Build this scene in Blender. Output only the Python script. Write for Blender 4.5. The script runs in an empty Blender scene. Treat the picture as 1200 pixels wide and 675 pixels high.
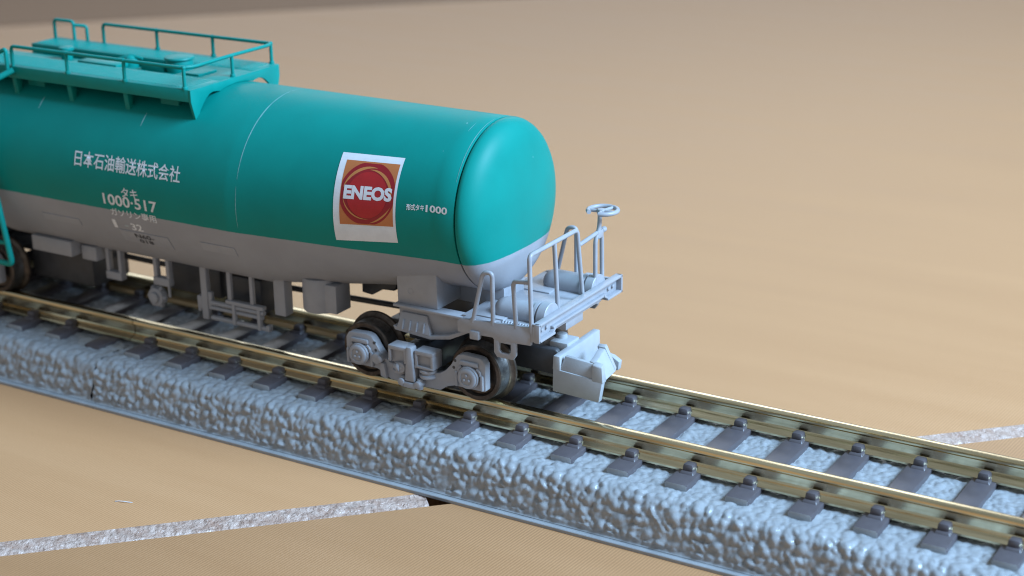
import bpy, bmesh, math, random
import numpy as np
from mathutils import Vector, Matrix

random.seed(5)
sc = bpy.context.scene
COL = sc.collection
K = 0.1            # 1 Blender unit = 10 mm of the model
Z0 = 5.1           # the floor lies 5.1 mm below the level of the rail clips
try:
    sc.unit_settings.scale_length = 0.01
except Exception:
    pass

def W(x, y, z):
    return Vector((x * K, y * K, (z + Z0) * K))

# ---------------------------------------------------------------- camera
cam_d = bpy.data.cameras.new('Camera')
cam = bpy.data.objects.new('Camera', cam_d)
COL.objects.link(cam)
c_r = Vector((0.85556523, 0.51748383, -0.0147861))
c_u = Vector((-0.16063156, 0.29251012, 0.94267456))
c_f = Vector((-0.49214392, 0.80414446, -0.33338572))
cam.matrix_world = Matrix.Translation(W(126.986, -120.608, 59.931)) @ Matrix((
    (c_r.x, c_u.x, -c_f.x), (c_r.y, c_u.y, -c_f.y), (c_r.z, c_u.z, -c_f.z))).to_4x4()
cam_d.sensor_width = 36.0
cam_d.lens = 2024.88 / 1200 * 36
cam_d.clip_start = 0.05
cam_d.clip_end = 2000
cam_d.dof.use_dof = True
cam_d.dof.focus_distance = 14.35
cam_d.dof.aperture_fstop = 0.47
cam_d.dof.aperture_blades = 0
sc.camera = cam

# ---------------------------------------------------------------- light
world = bpy.data.worlds.new('World')
sc.world = world
world.use_nodes = True
bg = world.node_tree.nodes['Background']
bg.inputs[0].default_value = (0.76, 0.88, 1.0, 1)
bg.inputs[1].default_value = 0.41

def area(name, pos, target, size, size_y, power, color):
    d = bpy.data.lights.new(name, 'AREA')
    d.shape = 'RECTANGLE'
    d.size = size
    d.size_y = size_y
    d.energy = power
    d.color = color
    o = bpy.data.objects.new(name, d)
    COL.objects.link(o)
    o.location = pos
    o.rotation_euler = (Vector(target) - Vector(pos)).to_track_quat('-Z', 'Y').to_euler()
    return o

area('window_light', (42, 3.5, 32), (4, 0, 1), 20, 20, 72000, (0.43, 0.685, 1.0))
area('back_window_light', (-72, 128, 56), (0, 0, 0), 110, 34, 30000, (0.92, 0.96, 1.0))
sc.view_settings.view_transform = 'Standard'
sc.view_settings.look = 'None'
sc.view_settings.exposure = 0
sc.view_settings.gamma = 1
sc.cycles.use_denoising = True
sc.cycles.filter_width = 1.1

# ---------------------------------------------------------------- materials
def srgb(r, g, b):
    f = lambda c: (c / 12.92 if c <= 0.04045 else ((c + 0.055) / 1.055) ** 2.4)
    return (f(r / 255), f(g / 255), f(b / 255), 1)

def new_mat(name):
    m = bpy.data.materials.new(name)
    m.use_nodes = True
    nt = m.node_tree
    return m, nt, nt.nodes['Principled BSDF']

def N(nt, kind, **kw):
    n = nt.nodes.new(kind)
    for k, v in kw.items():
        setattr(n, k, v)
    return n

def noise(nt, scale, detail=4, rough=0.55, coord='Object', mapping=None):
    tc = N(nt, 'ShaderNodeTexCoord')
    n = N(nt, 'ShaderNodeTexNoise')
    n.inputs['Scale'].default_value = scale
    n.inputs['Detail'].default_value = detail
    n.inputs['Roughness'].default_value = rough
    if mapping:
        mp = N(nt, 'ShaderNodeMapping')
        mp.inputs['Rotation'].default_value = mapping.get('rot', (0, 0, 0))
        mp.inputs['Scale'].default_value = mapping.get('scale', (1, 1, 1))
        nt.links.new(tc.outputs[coord], mp.inputs['Vector'])
        nt.links.new(mp.outputs['Vector'], n.inputs['Vector'])
    else:
        nt.links.new(tc.outputs[coord], n.inputs['Vector'])
    return n

def ramp(nt, src, stops):
    r = N(nt, 'ShaderNodeValToRGB')
    el = r.color_ramp.elements
    while len(el) < len(stops):
        el.new(0.5)
    for e, (p, c) in zip(el, stops):
        e.position = p
        e.color = c if len(c) == 4 else (*c, 1)
    nt.links.new(src, r.inputs['Fac'])
    return r

def bump(nt, bsdf, src, strength, dist, prev=None):
    b = N(nt, 'ShaderNodeBump')
    b.inputs['Strength'].default_value = strength
    b.inputs['Distance'].default_value = dist
    nt.links.new(src, b.inputs['Height'])
    if prev:
        nt.links.new(prev.outputs['Normal'], b.inputs['Normal'])
    nt.links.new(b.outputs['Normal'], bsdf.inputs['Normal'])
    return b

def scale_col(c, k):
    return (c[0] * k, c[1] * k, c[2] * k, 1)

def plastic(name, col, rough=0.42, var=0.12, bump_s=0.12, spec=0.5, nscale=9, coat=0.0, sss=0.0):
    m, nt, b = new_mat(name)
    n = noise(nt, nscale, 5)
    r = ramp(nt, n.outputs['Fac'], [(0.3, scale_col(col, 1 - var)), (0.7, scale_col(col, 1 + var))])
    nt.links.new(r.outputs['Color'], b.inputs['Base Color'])
    rr = ramp(nt, n.outputs['Fac'], [(0.3, (rough - .06,) * 3), (0.7, (rough + .08,) * 3)])
    nt.links.new(rr.outputs['Color'], b.inputs['Roughness'])
    b.inputs['Specular IOR Level'].default_value = spec
    n2 = noise(nt, 60, 3)
    bump(nt, b, n2.outputs['Fac'], bump_s, 0.006)
    if sss:
        b.inputs['Subsurface Weight'].default_value = sss
        b.inputs['Subsurface Radius'].default_value = (0.05, 0.05, 0.06)
    return m

GREEN = (0.0008, 0.222, 0.188, 1)
GREY = (0.325, 0.325, 0.348, 1)

def tank_paint():
    m, nt, b = new_mat('tank_paint')
    tc = N(nt, 'ShaderNodeTexCoord')
    sep = N(nt, 'ShaderNodeSeparateXYZ')
    nt.links.new(tc.outputs['Object'], sep.inputs[0])
    n = noise(nt, 2.2, 5)
    n3 = noise(nt, 14, 2)
    ma = N(nt, 'ShaderNodeMath', operation='MULTIPLY_ADD')     # a slightly uneven masking line
    nt.links.new(n3.outputs['Fac'], ma.inputs[0])
    ma.inputs[1].default_value = 0.008
    nt.links.new(sep.outputs['Z'], ma.inputs[2])
    st = N(nt, 'ShaderNodeMapRange')
    st.inputs['From Min'].default_value = 1.388
    st.inputs['From Max'].default_value = 1.394
    nt.links.new(ma.outputs[0], st.inputs['Value'])
    g = ramp(nt, n.outputs['Fac'], [(0.3, scale_col(GREEN, .94)), (0.7, scale_col(GREEN, 1.06))])
    y = ramp(nt, n.outputs['Fac'], [(0.3, scale_col(GREY, .92)), (0.7, scale_col(GREY, 1.05))])
    mx = N(nt, 'ShaderNodeMix', data_type='RGBA')
    nt.links.new(st.outputs[0], mx.inputs['Factor'])
    nt.links.new(y.outputs['Color'], mx.inputs['A'])
    nt.links.new(g.outputs['Color'], mx.inputs['B'])
    # dust specks and rubbed paint
    v = N(nt, 'ShaderNodeTexVoronoi')
    v.inputs['Scale'].default_value = 5.5
    nt.links.new(tc.outputs['Object'], v.inputs['Vector'])
    sp = ramp(nt, v.outputs['Distance'], [(0.0, (1, 1, 1)), (0.035, (1, 1, 1)), (0.045, (0, 0, 0))])
    nz = noise(nt, 7, 2)
    gate = ramp(nt, nz.outputs['Fac'], [(0.58, (0, 0, 0)), (0.66, (.7, .7, .7))])
    mm = N(nt, 'ShaderNodeMath', operation='MULTIPLY')
    nt.links.new(sp.outputs['Color'], mm.inputs[0])
    nt.links.new(gate.outputs['Color'], mm.inputs[1])
    mx2 = N(nt, 'ShaderNodeMix', data_type='RGBA')
    nt.links.new(mm.outputs[0], mx2.inputs['Factor'])
    nt.links.new(mx.outputs['Result'], mx2.inputs['A'])
    mx2.inputs['B'].default_value = (.35, .55, .55, 1)
    nt.links.new(mx2.outputs['Result'], b.inputs['Base Color'])
    b.inputs['Specular IOR Level'].default_value = 0.17
    rr = ramp(nt, n.outputs['Fac'], [(0.3, (.42,) * 3), (0.7, (.52,) * 3)])
    nt.links.new(rr.outputs['Color'], b.inputs['Roughness'])
    n4 = noise(nt, 45, 3)
    b1 = bump(nt, b, n4.outputs['Fac'], 0.10, 0.006)
    n5 = noise(nt, 1.1, 2)
    bump(nt, b, n5.outputs['Fac'], 0.12, 0.03, b1)
    return m

def floor_wood(name, dark, light, weave=0.5):
    m, nt, b = new_mat(name)
    ang = math.radians(44.2)
    n = noise(nt, 0.9, 6, 0.6, mapping={'rot': (0, 0, -ang), 'scale': (0.22, 2.0, 1)})
    r = ramp(nt, n.outputs['Fac'], [(0.28, dark), (0.72, light)])
    tc = N(nt, 'ShaderNodeTexCoord')
    mp = N(nt, 'ShaderNodeMapping')
    mp.inputs['Rotation'].default_value = (0, 0, math.radians(4))
    nt.links.new(tc.outputs['Object'], mp.inputs['Vector'])
    wv = N(nt, 'ShaderNodeTexWave')
    wv.bands_direction = 'X'
    wv.inputs['Scale'].default_value = 11.5
    wv.inputs['Distortion'].default_value = 1.1
    wv.inputs['Detail Scale'].default_value = 3.0
    nt.links.new(mp.outputs['Vector'], wv.inputs['Vector'])
    mx = N(nt, 'ShaderNodeMix', data_type='RGBA', blend_type='MULTIPLY')
    mx.inputs['Factor'].default_value = 0.3
    nt.links.new(r.outputs['Color'], mx.inputs['A'])
    wr = ramp(nt, wv.outputs['Fac'], [(0.1, (.62, .58, .52)), (0.75, (1, 1, 1))])
    nt.links.new(wr.outputs['Color'], mx.inputs['B'])
    nt.links.new(mx.outputs['Result'], b.inputs['Base Color'])
    nb = noise(nt, 25, 4)
    rr = ramp(nt, n.outputs['Fac'], [(0.3, (.46,) * 3), (0.7, (.56,) * 3)])
    nt.links.new(rr.outputs['Color'], b.inputs['Roughness'])
    b.inputs['Specular IOR Level'].default_value = 0.32
    b1 = bump(nt, b, wv.outputs['Fac'], 0.22, 0.006)
    bump(nt, b, nb.outputs['Fac'], 0.25, 0.004, b1)
    return m

def metal(name, c1, c2, rough, nscale=6, metallic=1.0, stretch=(0.25, 1, 1), bump_s=0.15):
    m, nt, b = new_mat(name)
    n = noise(nt, nscale, 6, 0.65, mapping={'scale': stretch})
    r = ramp(nt, n.outputs['Fac'], [(0.32, c1), (0.68, c2)])
    nt.links.new(r.outputs['Color'], b.inputs['Base Color'])
    b.inputs['Metallic'].default_value = metallic
    rr = ramp(nt, n.outputs['Fac'], [(0.3, (rough + .12,) * 3), (0.7, (rough,) * 3)])
    nt.links.new(rr.outputs['Color'], b.inputs['Roughness'])
    n2 = noise(nt, nscale * 5, 4, mapping={'scale': stretch})
    bump(nt, b, n2.outputs['Fac'], bump_s, 0.006)
    return m

def plain(name, col, rough=0.5):
    m, nt, b = new_mat(name)
    n = noise(nt, 12, 3)
    r = ramp(nt, n.outputs['Fac'], [(0.3, scale_col(col, .93)), (0.7, scale_col(col, 1.05))])
    nt.links.new(r.outputs['Color'], b.inputs['Base Color'])
    b.inputs['Roughness'].default_value = rough
    return m

def seam_mat():
    m, nt, b = new_mat('seam_filler')
    n = noise(nt, 9, 5, 0.7)
    r = ramp(nt, n.outputs['Fac'], [(0.32, (.36, .21, .15)), (0.62, (.57, .42, .35))])
    nt.links.new(r.outputs['Color'], b.inputs['Base Color'])
    b.inputs['Roughness'].default_value = 0.3
    b.inputs['Specular IOR Level'].default_value = 0.7
    b.inputs['Coat Weight'].default_value = 0.25
    b.inputs['Coat Roughness'].default_value = 0.15
    n2 = noise(nt, 17, 4, 0.6)
    b1 = bump(nt, b, n2.outputs['Fac'], 1.0, 0.04)
    nt.links.new(b1.outputs['Normal'], b.inputs['Coat Normal'])
    return m

M = {}
M['tank'] = tank_paint()
M['green'] = plastic('green_plastic', GREEN, 0.42, 0.05, spec=0.22)
M['grey'] = plastic('grey_plastic', GREY, 0.40, 0.06)
M['coupler'] = plastic('pale_grey_plastic', (.38, .39, .405, 1), 0.42, 0.05, bump_s=0.2)
M['dark'] = plastic('dark_plastic', (.055, .055, .06, 1), 0.45, 0.2)
M['sleeper'] = plastic('sleeper_plastic', (.088, .074, .079, 1), 0.38, 0.10)
M['ballast'] = plastic('ballast_plastic', (.305, .312, .322, 1), 0.15, 0.10, bump_s=0.5, nscale=5, sss=0.35)
M['rail'] = metal('nickel_rail', (.42, .34, .20, 1), (.88, .765, .50, 1), 0.13, 5, stretch=(0.12, 2, 2))
M['wheel'] = metal('blackened_wheel', (.035, .026, .021, 1), (.15, .115, .09, 1), 0.42, 9, 0.75, (1, 1, 1))
M['tread'] = metal('worn_tread', (.10, .09, .085, 1), (.32, .31, .30, 1), 0.33, 12, 0.9, (1, 1, 1), 0.4)
M['white'] = plain('white_print', (.72, .73, .76, 1), 0.45)
M['softwhite'] = plain('soft_white_print', (.42, .50, .52, 1), 0.5)
M['mark'] = plain('rubbed_paint', (.20, .42, .42, 1), 0.5)
M['black'] = plain('black_print', (.03, .03, .035, 1), 0.5)
M['orange'] = plain('orange_print', (.52, .20, .06, 1), 0.4)
M['tan'] = plain('tan_print', (.50, .16, .05, 1), 0.42)
M['red'] = plain('red_print', (.41, .014, .018, 1), 0.3)
M['darkred'] = plain('dark_red_print', (.29, .009, .016, 1), 0.32)
M['floor'] = floor_wood('floor_board_wood', (.49, .248, .114, 1), (.535, .278, .132, 1))
M['floor_dark'] = plain('dark_board_wood', (.25, .13, .068, 1), 0.8)
M['subfloor'] = plain('joint_base', (.10, .05, .025, 1), 0.8)
M['seam'] = seam_mat()

# ---------------------------------------------------------------- mesh helpers (all in mm)
def sharp_edges(bm, faces, ang=28):
    es = set()
    fs = set(faces)
    for f in faces:
        for e in f.edges:
            if len(e.link_faces) == 2 and e.calc_face_angle(0) > math.radians(ang):
                es.add(e)
    return list(es)

def do_bevel(bm, faces, w, seg=2):
    if w <= 0:
        return
    es = sharp_edges(bm, faces)
    if es:
        bmesh.ops.bevel(bm, geom=es, offset=w, offset_type='OFFSET', segments=seg, affect='EDGES', clamp_overlap=True, profile=0.5)

def hexa(bm, p, bev=0.06):
    """p: eight corners, bottom ring then top ring"""
    v = [bm.verts.new(q) for q in p]
    idx = [(3, 2, 1, 0), (4, 5, 6, 7), (0, 1, 5, 4), (1, 2, 6, 5), (2, 3, 7, 6), (3, 0, 4, 7)]
    fs = [bm.faces.new([v[i] for i in f]) for f in idx]
    bmesh.ops.recalc_face_normals(bm, faces=fs)
    do_bevel(bm, fs, bev)

def box(bm, x0, x1, y0, y1, z0, z1, bev=0.06):
    hexa(bm, [(x0, y0, z0), (x1, y0, z0), (x1, y1, z0), (x0, y1, z0), (x0, y0, z1), (x1, y0, z1), (x1, y1, z1), (x0, y1, z1)], bev)

def prism(bm, pts, axis, a0, a1, bev=0.06):
    """pts: outline in the two other axes (x,z for 'y'; y,z for 'x'; x,y for 'z')"""
    def mk(p, a):
        return {'y': (p[0], a, p[1]), 'x': (a, p[0], p[1]), 'z': (p[0], p[1], a)}[axis]
    A = [bm.verts.new(mk(p, a0)) for p in pts]
    B = [bm.verts.new(mk(p, a1)) for p in pts]
    n = len(pts)
    fs = [bm.faces.new(A), bm.faces.new(B[::-1])]
    for i in range(n):
        fs.append(bm.faces.new((A[i], B[i], B[(i + 1) % n], A[(i + 1) % n])))
    bmesh.ops.recalc_face_normals(bm, faces=fs)
    do_bevel(bm, fs, bev)

def frame_of(d):
    d = Vector(d).normalized()
    a = Vector((0, 0, 1)) if abs(d.z) < 0.9 else Vector((1, 0, 0))
    u = d.cross(a).normalized()
    return d, u, d.cross(u)

def lathe(bm, origin, axis, prof, n=32, closed=False):
    """prof: (distance along axis, radius)"""
    d, u, w = frame_of(axis)
    o = Vector(origin)
    rings = []
    for t, r in prof:
        if r < 1e-6:
            rings.append([bm.verts.new(o + d * t)])
        else:
            rings.append([bm.verts.new(o + d * t + (u * math.cos(2 * math.pi * i / n) + w * math.sin(2 * math.pi * i / n)) * r) for i in range(n)])
    fs = []
    pairs = list(zip(rings[:-1], rings[1:]))
    if closed:
        pairs.append((rings[-1], rings[0]))
    for a, b in pairs:
        for i in range(n):
            j = (i + 1) % n
            if len(a) == 1 and len(b) == 1:
                continue
            if len(a) == 1:
                fs.append(bm.faces.new((a[0], b[j], b[i])))
            elif len(b) == 1:
                fs.append(bm.faces.new((a[i], a[j], b[0])))
            else:
                fs.append(bm.faces.new((a[i], a[j], b[j], b[i])))
    bmesh.ops.recalc_face_normals(bm, faces=fs)

def cyl(bm, p0, p1, r, n=20, bev=0.06, r1=None):
    p0, p1 = Vector(p0), Vector(p1)
    L = (p1 - p0).length
    r1 = r if r1 is None else r1
    b = min(bev, r * .4, L * .3)
    lathe(bm, p0, p1 - p0, [(0, 0), (0, r - b), (b * .3, r - b * .3), (b, r), (L - b, r1), (L - b * .3, r1 - b * .3), (L, r1 - b), (L, 0)], n)

def ball(bm, c, r, sx=1, sy=1, sz=1, seg=10):
    m = Matrix.Translation(Vector(c)) @ Matrix.Diagonal((sx, sy, sz, 1))
    bmesh.ops.create_uvsphere(bm, u_segments=seg, v_segments=max(5, seg // 2), radius=r, matrix=m)

def fillet(pts, rad, k=5):
    pts = [Vector(p) for p in pts]
    out = [pts[0]]
    for a, b, c in zip(pts[:-2], pts[1:-1], pts[2:]):
        d1, d2 = (a - b), (c - b)
        t = min(rad, d1.length * .49, d2.length * .49)
        s, e = b + d1.normalized() * t, b + d2.normalized() * t
        for i in range(k + 1):
            f = i / k
            out.append((1 - f) ** 2 * s + 2 * f * (1 - f) * b + f * f * e)
    out.append(pts[-1])
    return out

def tube(bm, pts, r, n=8, rad=0.0):
    pts = fillet(pts, rad) if rad > 0 else [Vector(p) for p in pts]
    rings = []
    u = None
    for i, p in enumerate(pts):
        d = (pts[min(i + 1, len(pts) - 1)] - pts[max(i - 1, 0)]).normalized()
        if u is None:
            _, u, w = frame_of(d)
        else:
            u = (u - d * u.dot(d)).normalized()
            w = d.cross(u)
        rings.append([bm.verts.new(p + (u * math.cos(2 * math.pi * k / n) + w * math.sin(2 * math.pi * k / n)) * r) for k in range(n)])
    fs = [bm.faces.new(rings[0][::-1]), bm.faces.new(rings[-1])]
    for a, b in zip(rings[:-1], rings[1:]):
        for k in range(n):
            fs.append(bm.faces.new((a[k], a[(k + 1) % n], b[(k + 1) % n], b[k])))
    bmesh.ops.recalc_face_normals(bm, faces=fs)

def B():
    return bmesh.new()

def build(name, bm, mat, parent=None, base=(0, 0, 0), smooth=38, loc=None):
    """base: the mm point that becomes this mesh's origin; loc: where to put it, relative to the parent (mm)"""
    bv = Vector(base)
    for v in bm.verts:
        v.co = (v.co - bv) * K
    me = bpy.data.meshes.new(name)
    bm.to_mesh(me)
    bm.free()
    if smooth:
        me.polygons.foreach_set('use_smooth', [True] * len(me.polygons))
        me.set_sharp_from_angle(angle=math.radians(smooth))
    for m in (mat if isinstance(mat, (list, tuple)) else [mat]):
        me.materials.append(M[m])
    o = bpy.data.objects.new(name, me)
    COL.objects.link(o)
    o.parent = parent
    if loc is not None:
        o.location = Vector(loc) * K
    return o

def empty(name, base, label, cat, group=None):
    o = bpy.data.objects.new(name, None)
    COL.objects.link(o)
    o.location = W(*base)
    o.empty_display_size = 0.3
    o['label'] = label
    o['category'] = cat
    if group:
        o['group'] = group
    return o

def copy_to(src, parent, loc=None, rotz=None):
    c = src.copy()
    COL.objects.link(c)
    c.parent = parent
    if loc is not None:
        c.location = Vector(loc) * K
    if rotz is not None:
        c.rotation_euler = (0, 0, rotz)
    return c

# ---------------------------------------------------------------- floor
nd = Vector((math.cos(math.radians(44.2)), math.sin(math.radians(44.2))))   # along the boards
nn = Vector((-nd.y, nd.x))                                                    # across them
O_SEAM = -45.6          # offset of the board joint that runs under the track
SEAM_W = 2.5
O_FAR = 186.0
ZF = -5.1

def strip_pts(o0, o1, a0, a1):
    return [nd * a0 + nn * o0, nd * a1 + nn * o0, nd * a1 + nn * o1, nd * a0 + nn * o1]

bm = B()
p = strip_pts(-700, 900, -1200, 1200)
prism(bm, [(q.x, q.y) for q in p], 'z', ZF - 14, ZF - 5, 0)
floor = build('floor', bm, 'subfloor', None, (0, 0, -Z0))
floor['kind'] = 'structure'
FB = (0, 0, -Z0)
for o0, o1, mat in ((-330, O_SEAM - SEAM_W / 2, 'floor'), (O_SEAM + SEAM_W / 2, O_FAR, 'floor'), (O_FAR + 3.0, 620, 'floor_dark')):
    bm = B()
    p = strip_pts(o0, o1, -1200, 1200)
    prism(bm, [(q.x, q.y) for q in p], 'z', ZF - 4.99, ZF, 0.07)
    fb = build('floor_board', bm, mat, floor, FB)
    if mat == 'floor_dark':
        fb['label'] = 'dark brown board at the far edge of the floor'

# the joint's filler: a lumpy shiny strip that sits almost flush between the boards
rng = np.random.RandomState(3)
nw = 9
def filler(a0, a1):
  bm = B()
  rows = []
  na = int((a1 - a0) * 6)
  aa = np.linspace(a0, a1, na)
  lump = rng.rand(na, nw)
  for i, a in enumerate(aa):
      row = []
      for j in range(nw):
          f = j / (nw - 1)
          s = -0.5 + f
          zz = ZF - 0.04 - 0.26 * (1 - f) ** 2 + 0.07 * (lump[i, j] - .5) * (0.3 + 1.4 * (0 < j < nw - 1)) + 0.06 * math.sin(a * 1.3 + j)
          if j == 0:
              zz -= 0.2
          if j == nw - 1:
              zz = ZF - 0.02
          q = nd * a + nn * (O_SEAM + s * (SEAM_W - 0.06))
          row.append(bm.verts.new((q.x, q.y, zz)))
      rows.append(row)
  for a, b in zip(rows[:-1], rows[1:]):
      for j in range(nw - 1):
          bm.faces.new((a[j], b[j], b[j + 1], a[j + 1]))
  build('seam_filler', bm, 'seam', floor, FB, 60)
filler(-60, 28.6)
filler(52, 190)
# a stray lint fibre lies on the board
def lint():
    bm = B()
    tube(bm, [(0, 0, .05), (.35, .16, .09), (.75, .22, .13), (1.1, .36, .09), (1.45, .55, .05)], 0.032, 6)
    o = build('lint_fibre', bm, 'white', None, (0, 0, 0), 60)
    o.location = W(LINT[0], LINT[1], ZF)
    o['label'] = 'tiny pale lint fibre on the tan floor between the track and the shiny joint'
    o['category'] = 'lint'
LINT = (29.6, -26.1)
lint()
# ---------------------------------------------------------------- track
PITCH = 5.232
X_JOINT = 13.1
RAIL_C = 4.95
Z_TOP = 1.45

def cell_noise(px, py, size, seed):
    """distance to nearest jittered point, in units of the cell, plus an id value"""
    gx, gy = px / size, py / size
    ix, iy = np.floor(gx).astype(np.int64), np.floor(gy).astype(np.int64)
    out = np.zeros(px.shape)
    for dx in (-1, 0, 1):
        for dy in (-1, 0, 1):
            cx, cy = ix + dx, iy + dy
            h = (cx * 374761393 + cy * 668265263 + seed * 974634777) & 0x7fffffff
            h = ((h ^ (h >> 13)) * 1274126177) & 0x7fffffff
            h1 = (h & 255) / 255.0
            h2 = ((h >> 8) & 255) / 255.0
            h3 = ((h >> 16) & 255) / 255.0
            h4 = ((h >> 23) & 127) / 127.0
            ex, ey = cx + .12 + .76 * h1 - gx, cy + .12 + .76 * h2 - gy
            c, sn = np.cos(h4 * 3.14), np.sin(h4 * 3.14)
            u, w = (ex * c + ey * sn) * (0.8 + .25 * h3), (-ex * sn + ey * c) * (1.25 - .25 * h3)
            r = 0.50 + 0.22 * h3
            d2 = (u * u + w * w) / (r * r)
            out = np.maximum(out, (0.45 + 0.55 * h4) * np.clip(1 - d2, 0, 1) ** 0.68)
    return out

def ballast_mesh(x0, x1, step, seed):
    # cross-section: outer lip, shoulder, top, mirrored
    half = [(-11.95, -4.72), (-11.72, -4.66)]
    sh = [(-11.55, -4.45), (-11.2, -3.3), (-10.9, -2.3), (-10.5, -1.45), (-10.1, -1.12), (-9.4, -1.0)]
    prof = half + sh
    full = prof + [(-y, z) for y, z in prof[::-1]]
    P = np.array(full)
    seg = np.r_[0, np.cumsum(np.hypot(*np.diff(P, axis=0).T))]
    n = int(seg[-1] / step) + 1
    s = np.linspace(0, seg[-1], n)
    Y = np.interp(s, seg, P[:, 0])
    Zp = np.interp(s, seg, P[:, 1])
    ty, tz = np.gradient(Y), np.gradient(Zp)
    for _ in range(4):
        ty = np.convolve(np.pad(ty, 2, 'edge'), np.ones(5) / 5, 'valid')
        tz = np.convolve(np.pad(tz, 2, 'edge'), np.ones(5) / 5, 'valid')
    ln = np.hypot(ty, tz)
    ny, nz = -tz / ln, ty / ln
    m = int((x1 - x0) / step) + 1
    X = np.linspace(x0, x1, m)
    XX, SS = np.meshgrid(X, s, indexing='ij')
    wx = XX + 0.12 * np.sin(SS * 2.1 + XX * .7)
    ws = SS + 0.12 * np.sin(XX * 1.7 + SS * .4)
    h = 0.52 * cell_noise(wx, ws, 0.84, seed)
    h = np.maximum(h, 0.40 * cell_noise(wx + 7.3, ws + 3.1, 0.62, seed + 5))
    h = np.maximum(h, 0.26 * cell_noise(wx + 1.3, ws + 9.1, 0.42, seed + 8))
    slope = np.clip((np.abs(Y) - 9.6) / 1.0, 0, 1)
    amp = (0.5 + 0.5 * slope) * np.clip((11.85 - np.abs(Y)) / 0.35, 0.0, 1)
    h = h * amp[None, :]
    VX = XX
    VY = Y[None, :] + ny[None, :] * h
    VZ = Zp[None, :] + nz[None, :] * h - 0.12 * amp[None, :]
    verts = np.stack([VX, VY, VZ], -1).reshape(-1, 3)
    i = np.arange(m - 1)[:, None] * n + np.arange(n - 1)[None, :]
    faces = np.stack([i, i + n, i + n + 1, i + 1], -1).reshape(-1, 4)
    return verts, faces

def mesh_np(name, verts, faces, mat, parent, base):
    me = bpy.data.meshes.new(name)
    vv = (verts - np.array(base)) * K
    me.vertices.add(len(vv))
    me.vertices.foreach_set('co', vv.ravel())
    me.loops.add(faces.size)
    me.loops.foreach_set('vertex_index', faces.ravel())
    me.polygons.add(len(faces))
    me.polygons.foreach_set('loop_start', np.arange(0, faces.size, 4))
    me.polygons.foreach_set('loop_total', np.full(len(faces), 4))
    me.update(calc_edges=True)
    me.validate()
    me.polygons.foreach_set('use_smooth', [True] * len(me.polygons))
    me.materials.append(M[mat])
    o = bpy.data.objects.new(name, me)
    COL.objects.link(o)
    o.parent = parent
    return o

def rail_profile():
    h = [(0.98, -0.52), (0.98, -0.36), (0.86, -0.26), (0.36, -0.06), (0.17, 0.12), (0.17, 0.80), (0.28, 0.94), (0.44, 1.04), (0.45, 1.30), (0.40, 1.41), (0.26, 1.45)]
    return h + [(-a, b) for a, b in h[::-1]]

def clip_bm():
    bm = B()
    # a moulded clip: a rounded block leaning over the rail foot, on a low tapered foot
    hexa(bm, [(-.66, -.72, -.45), (.66, -.72, -.45), (.66, .5, -.45), (-.66, .5, -.45), (-.50, -.50, -.22), (.50, -.50, -.22), (.50, .5, -.22), (-.50, .5, -.22)], 0.08)
    hexa(bm, [(-.50, -.46, -.30), (.50, -.46, -.30), (.50, .55, -.30), (-.50, .55, -.30), (-.44, -.36, .34), (.44, -.36, .34), (.44, .62, .26), (-.44, .62, .26)], 0.20)
    return bm

def sleeper_bm():
    bm = B()
    box(bm, -0.98, 0.98, -8.5, 8.5, -1.75, -0.42, 0.09)
    for f in bm.faces:
        if abs(f.normal.y) > 0.9:
            f.material_index = 1          # the ends are bare ballast plastic
    return bm

def plain_sleeper_bm():
    bm = B()
    box(bm, -0.98, 0.98, -8.5, 8.5, -1.75, -0.62, 0.09)
    return bm

sleeper_src = clip_src = None

def track_section(x0, x1, ks, label, skip=(), step=0.115, seed=1):
    global sleeper_src, clip_src
    base = ((x0 + x1) / 2, 0, -Z0)
    t = empty('track_section', base, label, 'model track', 'track sections under the tank car')
    verts, faces = ballast_mesh(x0 + 0.02, x1 - 0.02, step, seed)
    o = mesh_np('ballast', verts, faces, 'ballast', t, base)
    o['kind'] = 'stuff'
    bm = B()
    lip = [(-12.42, -5.08), (-12.42, -4.84), (-12.36, -4.78), (-11.5, -4.74), (-11.2, -4.8)]
    prism(bm, lip + [(-y, z) for y, z in lip[::-1]], 'x', x0, x1, 0)
    build('roadbed', bm, 'ballast', t, base)
    for s in (-1, 1):
        bm = B()
        prism(bm, [(s * RAIL_C + a, b) for a, b in rail_profile()], 'x', x0 + .05, x1 - .05, 0)
        build('rail', bm, 'rail', t, base, 30)
    for k in ks:
        x = k * PITCH
        if k in skip:
            s_ = build('sleeper', plain_sleeper_bm(), ['sleeper', 'ballast'], t, (0, 0, 0), 38, (x - base[0], 0, Z0))
            continue
        if sleeper_src is None:
            sleeper_src = build('sleeper', sleeper_bm(), ['sleeper', 'ballast'], t, (0, 0, 0), 38, (x - base[0], 0, Z0))
            s_ = sleeper_src
        else:
            s_ = copy_to(sleeper_src, t, (x - base[0], 0, Z0))
        for yy, rz in ((-5.95, 0), (-3.95, math.pi), (3.95, 0), (5.95, math.pi)):
            if clip_src is None:
                clip_src = build('rail_clip', clip_bm(), 'sleeper', s_, (0, 0, 0), 38, (0, yy, 0))
            else:
                copy_to(clip_src, s_, (0, yy, 0), rz)
    return t

track_section(X_JOINT, 128, range(3, 25), 'grey ballasted track section with brass coloured rails running to the right past the coupler', seed=1)
track_section(-58, X_JOINT, range(-11, 3), 'grey ballasted track section beyond the joint, under the lettered part of the tank', skip=(2,), step=0.16, seed=9)
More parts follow.
